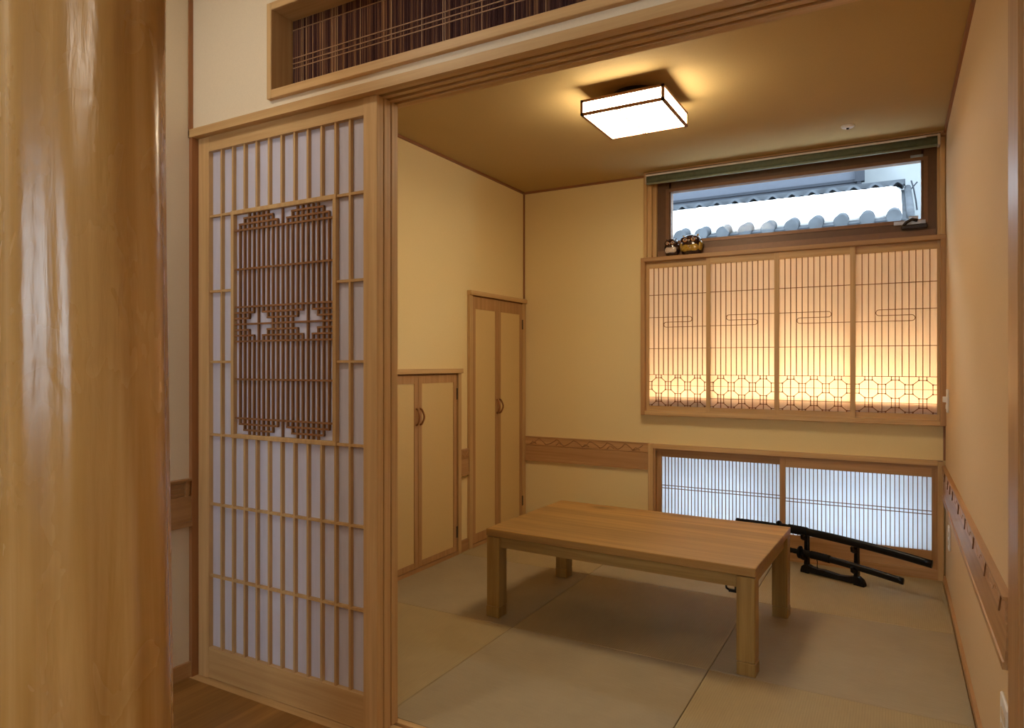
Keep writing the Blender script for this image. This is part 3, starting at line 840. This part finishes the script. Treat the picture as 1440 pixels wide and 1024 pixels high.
for s_ in (-1, 1):
    mb.sweep([(hx + s_ * .026, hy, hz - .002), (hx + s_ * .040, hy, hz + .006), (hx + s_ * .042, hy, hz + .024), (hx + s_ * .030, hy, hz + .033)], .008, .012, 8, up=(0, 1, 0))
part('cord_hook', mb, M['black'], tb, 'black two-sided cord hook under the table top')

# ------------------------------------------------------------------ sword stand and swords
ang = math.radians(-22.2)
sd = Vector((math.cos(ang), math.sin(ang), 0)); sn = Vector((-math.sin(ang), math.cos(ang), 0)); so = Vector((-.441, 4.105, 0))
def SP(s, z, n=0): return so + sd * s + sn * n + Vector((0, 0, z))
st = thing('sword_stand', 'black two-tier wooden sword stand on the tatami before the low window', 'sword stand', SP(.16, 0))
mb = MB()
prof = [(-.010, .012), (-.004, .034), (.012, .046), (.030, .047), (.050, .040), (.085, .036), (.12, .038), (.16, .034), (.20, .030), (.25, .036), (.285, .046), (.305, .046), (.325, .032), (.335, .012)]
poly = [(s_, z) for s_, z in prof] + [(.335, 0), (.300, 0), (.290, .007), (.045, .007), (.035, 0), (-.010, 0)]
vs = [SP(s_, z, -.016) for s_, z in poly] + [SP(s_, z, .016) for s_, z in poly]
n = len(poly)
mb.add(vs, [tuple(range(n)), tuple(range(n, 2 * n))[::-1]] + [(i, (i + 1) % n, n + (i + 1) % n, n + i) for i in range(n)])
part('base_board', mb, M['blackwood'], st)
for s_ in (.020, .292):
    mb = MB()
    # upright: tapered post with two forked cradles that reach forward
    prof = [(.0, .020, .034), (.075, .020, .026), (.10, .020, .026), (.14, .018, .026), (.19, .016, .030), (.212, .016, .036)]
    rings = []
    for z, w_, d_ in prof:
        rings.append([SP(s_ - w_ / 2, z + .001, -d_ / 2), SP(s_ + w_ / 2, z + .001, -d_ / 2), SP(s_ + w_ / 2, z + .001, d_ / 2), SP(s_ - w_ / 2, z + .001, d_ / 2)])
    vs = [v for r in rings for v in r]; fs = [(0, 3, 2, 1), tuple(range(len(vs) - 4, len(vs)))]
    for i in range(len(rings) - 1):
        for j in range(4): fs.append((i * 4 + j, i * 4 + (j + 1) % 4, i * 4 + 4 + (j + 1) % 4, i * 4 + 4 + j))
    mb.add(vs, fs)
    part('upright', mb, M['blackwood'], st)
    for zc_, nf in ((.094 if s_ < .1 else .086, -.036), (.204 if s_ < .1 else .192, -.036)):
        pts = [SP(s_, zc_ - .012, -.008), SP(s_, zc_ - .012, nf), SP(s_, zc_ - .004, nf - .014), SP(s_, zc_ + .016, nf - .018)]
        part('cradle', MB().sweep(pts, .016, .012, rect=True, up=tuple(sd)), M['blackwood'], st)
def sword(label, s_tip, s_guard, s_end, zf, n_off, hgt, thk, gr, cord):
    t = thing('sheathed_sword', label, 'sword', SP((s_tip + s_guard) / 2, zf((s_tip + s_guard) / 2), n_off), 'sheathed swords on the stand')
    def path(a, b, k): return [SP(a + (b - a) * i / k, zf(a + (b - a) * i / k), n_off) for i in range(k + 1)]
    part('scabbard', MB().sweep(path(s_guard + .012, s_tip, 24), thk, hgt, 16, taper=[1.06, 1.0] + [1 - .06 * i / 22 for i in range(23)]), M['black'], t)
    part('wrapping', MB().sweep(path(s_guard + .06, s_guard + .17, 14), thk * 1.22, hgt * 1.14, 12, taper=[1.0, 1.06] * 7 + [1.0]), M['blackcord'], t, 'black cord wound round the scabbard')
    part('grip', MB().sweep(path(s_end, s_guard - .006, 16), thk * .95, hgt * .80, 12, taper=[.98] + [.92, .99] * 8), M['blackcord'], t, 'black cord wrapped grip')
    part('pommel', MB().sweep(path(s_end - .012, s_end + .006, 3), thk * 1.02, hgt * .86, 12, taper=[.7, 1, 1, 1]), M['black'], t)
    c = SP(s_guard, zf(s_guard), n_off)
    part('guard', MB().sweep([c - sd * .004, c + sd * .004], gr * 1.85, gr * 2, 24), M['blackwood'], t, 'round black hand guard')
    part('cord', MB().sweep([SP(*p) for p in cord], .005, .005, 6), M['blackcord'], t, 'thin hanging black cord')
def zu(s_): return .2335 - .075 * (s_ - .04) ** 2 - .012 * max(0, s_ - .1) + (-.05 * min(0, s_ + .13) ** 2)
def zl_(s_): return .1135 - .075 * (s_ - .02) ** 2 - .024 * max(0, s_ - .1)
sword('long black sheathed sword on the upper tier of the stand', .660, -.132, -.395, zu, -.030, .043, .028, .034,
      [(-.10, .225, -.046), (-.095, .19, -.050), (-.080, .165, -.052), (-.083, .148, -.052), (-.066, .146, -.050), (-.058, .152, -.050), (-.075, .150, -.050)])
sword('shorter black sheathed sword on the lower tier of the stand', .532, -.004, -.205, zl_, -.030, .037, .026, .034,
      [(.10, .10, -.046), (.106, .085, -.050), (.104, .065, -.050), (.106, .052, -.050), (.110, .056, -.050)])

# ------------------------------------------------------------------ owls on the ledge
def owl(label, loc, w, h, dpt, rot, big):
    t = thing('owl_figurine', label, 'figurine', loc, 'owl figurines on the window ledge', rot=rot, local=True)
    body = MB(); n, m = 28, 18; vs = []; fs = []
    for i in range(m + 1):
        u = i / m; z = h * (1 - math.cos(PI * u)) / 2 * 1.0
        r = (math.sin(PI * (.13 + .87 * u)) if u > 0 else .40) ** .42 if u < 1 else .02
        tilt = 1.0 - .06 * math.sin(PI * min(1, max(0, (u - .45) / .25)))          # slight neck
        for j in range(n):
            a = 2 * PI * j / n
            vs.append((w / 2 * r * tilt * math.cos(a), dpt / 2 * r * math.sin(a), z))
    for i in range(m):
        for j in range(n): fs.append((i * n + j, i * n + (j + 1) % n, (i + 1) * n + (j + 1) % n, (i + 1) * n + j))
    fs.append(tuple(reversed(range(n)))); fs.append(tuple(range(m * n, (m + 1) * n)))
    body.add(vs, fs, True)
    part('body', body, M['owl_dark'], t)
    part('belly', MB().ell((0, -dpt * .26, h * .34), (w * .44, dpt * .27, h * .235), 24, 14, .85), M['owl_gold'] if big else M['owl_cream'], t, 'mustard glazed belly' if big else 'cream glazed belly')
    mask = MB()
    for s_ in (-1, 1): mask.ell((s_ * w * .22, -dpt * .36, h * .735), (w * .235, dpt * .15, h * .17), 20, 12, rot=Matrix.Rotation(s_ * -.25, 3, 'Y'))
    part('face_mask', mask, M['owl_dark'], t)
    for s_ in (-1, 1):
        e = part('eye', MB().ell((s_ * w * .20, -dpt * .485, h * .73), (w * .115, dpt * .055, h * .098), 18, 10), M['owl_orange'], t, 'orange rimmed eye')
        part('eye_white', MB().ell((s_ * w * .205, -dpt * .52, h * .735), (w * .080, dpt * .04, h * .072), 16, 10), M['owl_cream'], e)
        part('pupil', MB().ell((s_ * w * .205 + w * .012, -dpt * .545, h * .738), (w * .042, dpt * .025, h * .050), 14, 8), M['black'], e, 'black pupil')
        part('wing', MB().ell((s_ * w * .455, dpt * .02, h * .40), (w * .085, dpt * .34, h * .27), 18, 12, rot=Matrix.Rotation(s_ * .12, 3, 'Y')), M['owl_gold'] if big else M['owl_dark'], t)
        part('ear_tuft', MB().sweep([(s_ * w * .30, -dpt * .12, h * .90), (s_ * w * .36, -dpt * .12, h * .96), (s_ * w * .40, -dpt * .12, h * 1.01)], w * .13, dpt * .10, 10, taper=[1, .7, .15], up=(0, 1, 0)), M['owl_dark'] if not big else M['owl_gold'], t)
    part('beak', MB().sweep([(0, -dpt * .44, h * .74), (0, -dpt * .54, h * .70), (0, -dpt * .52, h * .62)], w * .085, dpt * .12, 10, taper=[.8, 1, .12], up=(0, 1, 0)), M['owl_cream'], t, 'cream beak')
    if big:
        mb = MB()
        for x_, z_ in ((-.02, .42), (.06, .33)): mb.ell((w * x_, -dpt * .515, h * z_), (w * .035, dpt * .03, h * .035), 12, 8)
        part('glaze_dots', mb, M['owl_cream'], t, 'pale glaze dots')
owl('larger ceramic owl with mustard belly on the window ledge', (-1.116, 4.296, 1.848), 0.132, .127, .080, math.radians(-8), True)
owl('smaller dark brown ceramic owl with cream belly left of the bigger owl', (-1.237, 4.285, 1.848), 0.088, .110, .070, math.radians(-8), False)

# ------------------------------------------------------------------ switches and outlets on the right wall
def plate(name, label, cat, y, z, hh, hwid, toggles, group=None):
    t = thing(name, label, cat, (XR, y, z), group)
    part('plate', B(XR - .008, XR, y - hwid, y + hwid, z - hh, z + hh, c=.003), M['white'], t)
    for dz, dh, px in toggles:
        part('rocker' if cat == 'switch' else 'socket', B(XR - .008 - px, XR - .007, y - hwid * .55, y + hwid * .55, z + dz - dh, z + dz + dh, c=.0015), M['white'] if cat == 'switch' else M['beige'], t)
plate('light_switch', 'white wall switch with a knob on the right wall beside the screens', 'switch', 4.09, .972, .060, .037, [(.008, .014, .016), (-.03, .012, .003)])
plate('wall_outlet', 'white wall outlet low on the right wall beside the low window', 'outlet', 3.96, .305, .058, .037, [(.02, .012, .002), (-.02, .012, .002)], 'outlets under the right chair rail')
plate('wall_outlet', 'white wall outlet at the bottom right edge below the carved rail', 'outlet', 2.03, .280, .060, .060, [(.02, .012, .002), (-.02, .012, .002)], 'outlets under the right chair rail')

# ------------------------------------------------------------------ outside: neighbour's roof under snow
ye, ze, yt, zt = 6.5, 2.385, 8.0, 2.945
hs = thing('neighbour_house', 'neighbouring house with grey tiled roof under snow beyond the high window', 'house', (-3, 8.5, -1))
xr0, xr1 = -6.5, .10
def roofz(y): return ze + (y - ye) * (zt - ze) / (yt - ye)
mb = MB(); mb.prism([(ye, ze - .10), (ye, ze - .02), (yt + .1, roofz(yt + .1) - .02), (yt + .1, roofz(yt + .1) - .16)], 'x', xr0, xr1)
part('roof', mb, M['tile'], hs, 'grey tiled roof slope')
mb = MB(); pitch = .198
x = xr1 - .10
while x > xr0:
    # roll tile with its round end cap at the eave
    mb.sweep([(x, ye - .05, ze - .008), (x, ye + .4, roofz(ye + .4) - .01)], .110, .110, 14)
    mb.lathe([(.052, ye - .066), (.060, ye - .062), (.060, ye - .045)], x, 0, 18, axis='y', cz=ze - .006)
    # shallow pan tile edge between the rolls
    pts = [(x - pitch * u, ye - .04, ze - .045 - .020 * math.sin(PI * u)) for u in (.2, .35, .5, .65, .8)]
    mb.sweep(pts, .05, .03, rect=True)
    x -= pitch
part('eave_tiles', mb, M['tile'], hs, 'row of round grey eave tiles')
mb = MB(); x = xr1 - .02
while x > xr0:
    pts = [(x - pitch * u, yt - .05, zt + .02 + .034 * math.sin(2 * PI * u)) for u in (0, .125, .25, .375, .5, .625, .75, .875, 1)]
    mb.sweep(pts, .22, .024, rect=True)
    x -= pitch
mb.box(xr0, xr1, yt - .02, yt + .06, zt + .045, zt + .10)
part('flashing_tiles', mb, M['tile'], hs, 'wavy row of tiles along the top of the snow')
mb = MB(); y = ye
while y < yt: mb.sweep([(xr1 + .02, y, roofz(y) - .02), (xr1 + .02, y + .11, roofz(y + .11) + .02)], .06, .05, 8); y += .125
part('verge_tiles', mb, M['tile'], hs)
part('wall', B(xr0, -.31, yt + .06, yt + .4, -1, 4.3), M['gable_wall'], hs, 'grey blue rendered wall')
mb = MB(); mb.box(xr0, -.28, yt + .035, yt + .065, 3.085, 3.115); mb.box(-.34, -.30, yt + .01, yt + .07, 3.05, 4.3); mb.box(-.36, -.27, yt + .0, yt + .07, 3.08, 3.22)
part('wall_trim', mb, M['trimgrey'], hs, 'dark grey wall trim and corner pipe')
part('side_wall', B(-.31, 4.5, yt + .30, yt + .8, -1, 4.3), M['pale_wall'], hs, 'pale rendered wall')
0 and part('lower_wall', B(xr0, xr1 - .3, 7.0, 7.2, -1, 2.5), M['pale_wall'], hs)
# snow lying on the slope
n, m = 150, 12; vs = []; fs = []
random.seed(3)
for i in range(m + 1):
    u = i / m; y = ye + .13 + (yt - .14 - ye - .13) * u
    for j in range(n + 1):
        x = xr0 + (xr1 - .04 - xr0) * j / n
        edge = min(1, u * 5 + .55) * min(1, (1 - u) * 6 + .1) * min(1, (n - j) * .8)
        wob = 0
        vs.append((x, y + wob + random.uniform(-.01, .01), roofz(y) + .012 + .075 * edge ** .5 + random.uniform(0, .008)))
for i in range(m):
    for j in range(n): fs.append((i * (n + 1) + j, i * (n + 1) + j + 1, (i + 1) * (n + 1) + j + 1, (i + 1) * (n + 1) + j))
base = len(vs)
vs += [(v[0], v[1], roofz(v[1]) - .03) for v in vs[:]]
fs += [tuple(base + k for k in reversed(f)) for f in fs[:]]
rim = [j for j in range(n + 1)] + [i * (n + 1) + n for i in range(1, m + 1)] + [m * (n + 1) + j for j in range(n - 1, -1, -1)] + [i * (n + 1) for i in range(m - 1, 0, -1)]
for a, b in zip(rim, rim[1:] + rim[:1]): fs.append((a, b, base + b, base + a))
sn_ = MB().add(vs, fs, True).build('snow_cover', M['snow'], origin=(-3, 7.2, 2.6))
tag(sn_, 'thick white snow lying on the neighbouring tiled roof', 'snow', kind='stuff')
gd = B(-9, 8, 4.6, 12, -.5, -.35).build('snowy_ground', M['snow']); tag(gd, 'snow covered ground outside behind the back wall', 'ground', kind='structure')
for k, (pts, lab) in enumerate((([(.15, 7.9, 3.0), (.17, 7.9, 2.92), (.19, 7.9, 2.80), (.20, 7.9, 2.70)], 'thin grey cable hanging on the pale wall beside the snowy roof'),
    ([(.21, 8.2, 3.05), (.12, 8.2, 2.94), (.03, 8.2, 2.92), (-.10, 8.2, 2.90)], 'thin grey cable running along the pale wall above the roof end'))):
    tag(MB().sweep(pts, .014, .014, 8).build('cable', M['trimgrey'], origin=pts[0]), lab, 'cable', 'cables on the neighbouring wall')

# ------------------------------------------------------------------ hall downlights
def downlight(label, x, y, size, power, spot=None):
    t = thing('downlight', label, 'ceiling light', (x, y, HZ), 'hall downlights')
    part('ring', MB().lathe([(.055, HZ), (.055, HZ - .006), (.045, HZ - .006), (.045, HZ - .001)], x, y, 28), M['white'], t)
    part('lens', MB().lathe([(.001, HZ - .0035), (.044, HZ - .0035), (.044, HZ - .002), (.001, HZ - .002)], x, y, 28), M['down_em'], t)
    ld = bpy.data.lights.new('downlight_lamp', 'AREA'); ld.shape = 'DISK'; ld.size = size; ld.energy = power; ld.color = (1, .87, .72)
    lo = bpy.data.objects.new('downlight_lamp', ld); COL.objects.link(lo); lo.location = (0, 0, -.02); lo.parent = t
downlight('hall downlight between the log column and the hall wall', -1.80, .72, .10, 6)
downlight('hall downlight behind the viewer', .30, -1.1, .10, 17)

# ------------------------------------------------------------------ world, camera, view
w = bpy.data.worlds.new('overcast_sky'); S.world = w; w.use_nodes = True
bg = w.node_tree.nodes['Background']; bg.inputs[0].default_value = (.80, .90, 1.0, 1); bg.inputs[1].default_value = 8.8

cam = bpy.data.cameras.new('camera'); co = bpy.data.objects.new('camera', cam); COL.objects.link(co)
cam.sensor_width = 36; cam.lens = 955 / 1440 * 36; cam.clip_start = .02
co.location = (0, 0, 1.16); co.rotation_euler = (PI / 2, 0, .5125)
S.camera = co
S.view_settings.view_transform = 'Standard'; S.view_settings.look = 'None'
S.view_settings.gamma = 1; S.view_settings.use_curve_mapping = False
S.view_settings.exposure = .1
S.cycles.max_bounces = 14; S.cycles.diffuse_bounces = 8; S.cycles.transparent_max_bounces = 12; S.cycles.transmission_bounces = 8
S.cycles.use_denoising = True
for o in LOCAL:
    if '_local' in o: del o['_local']
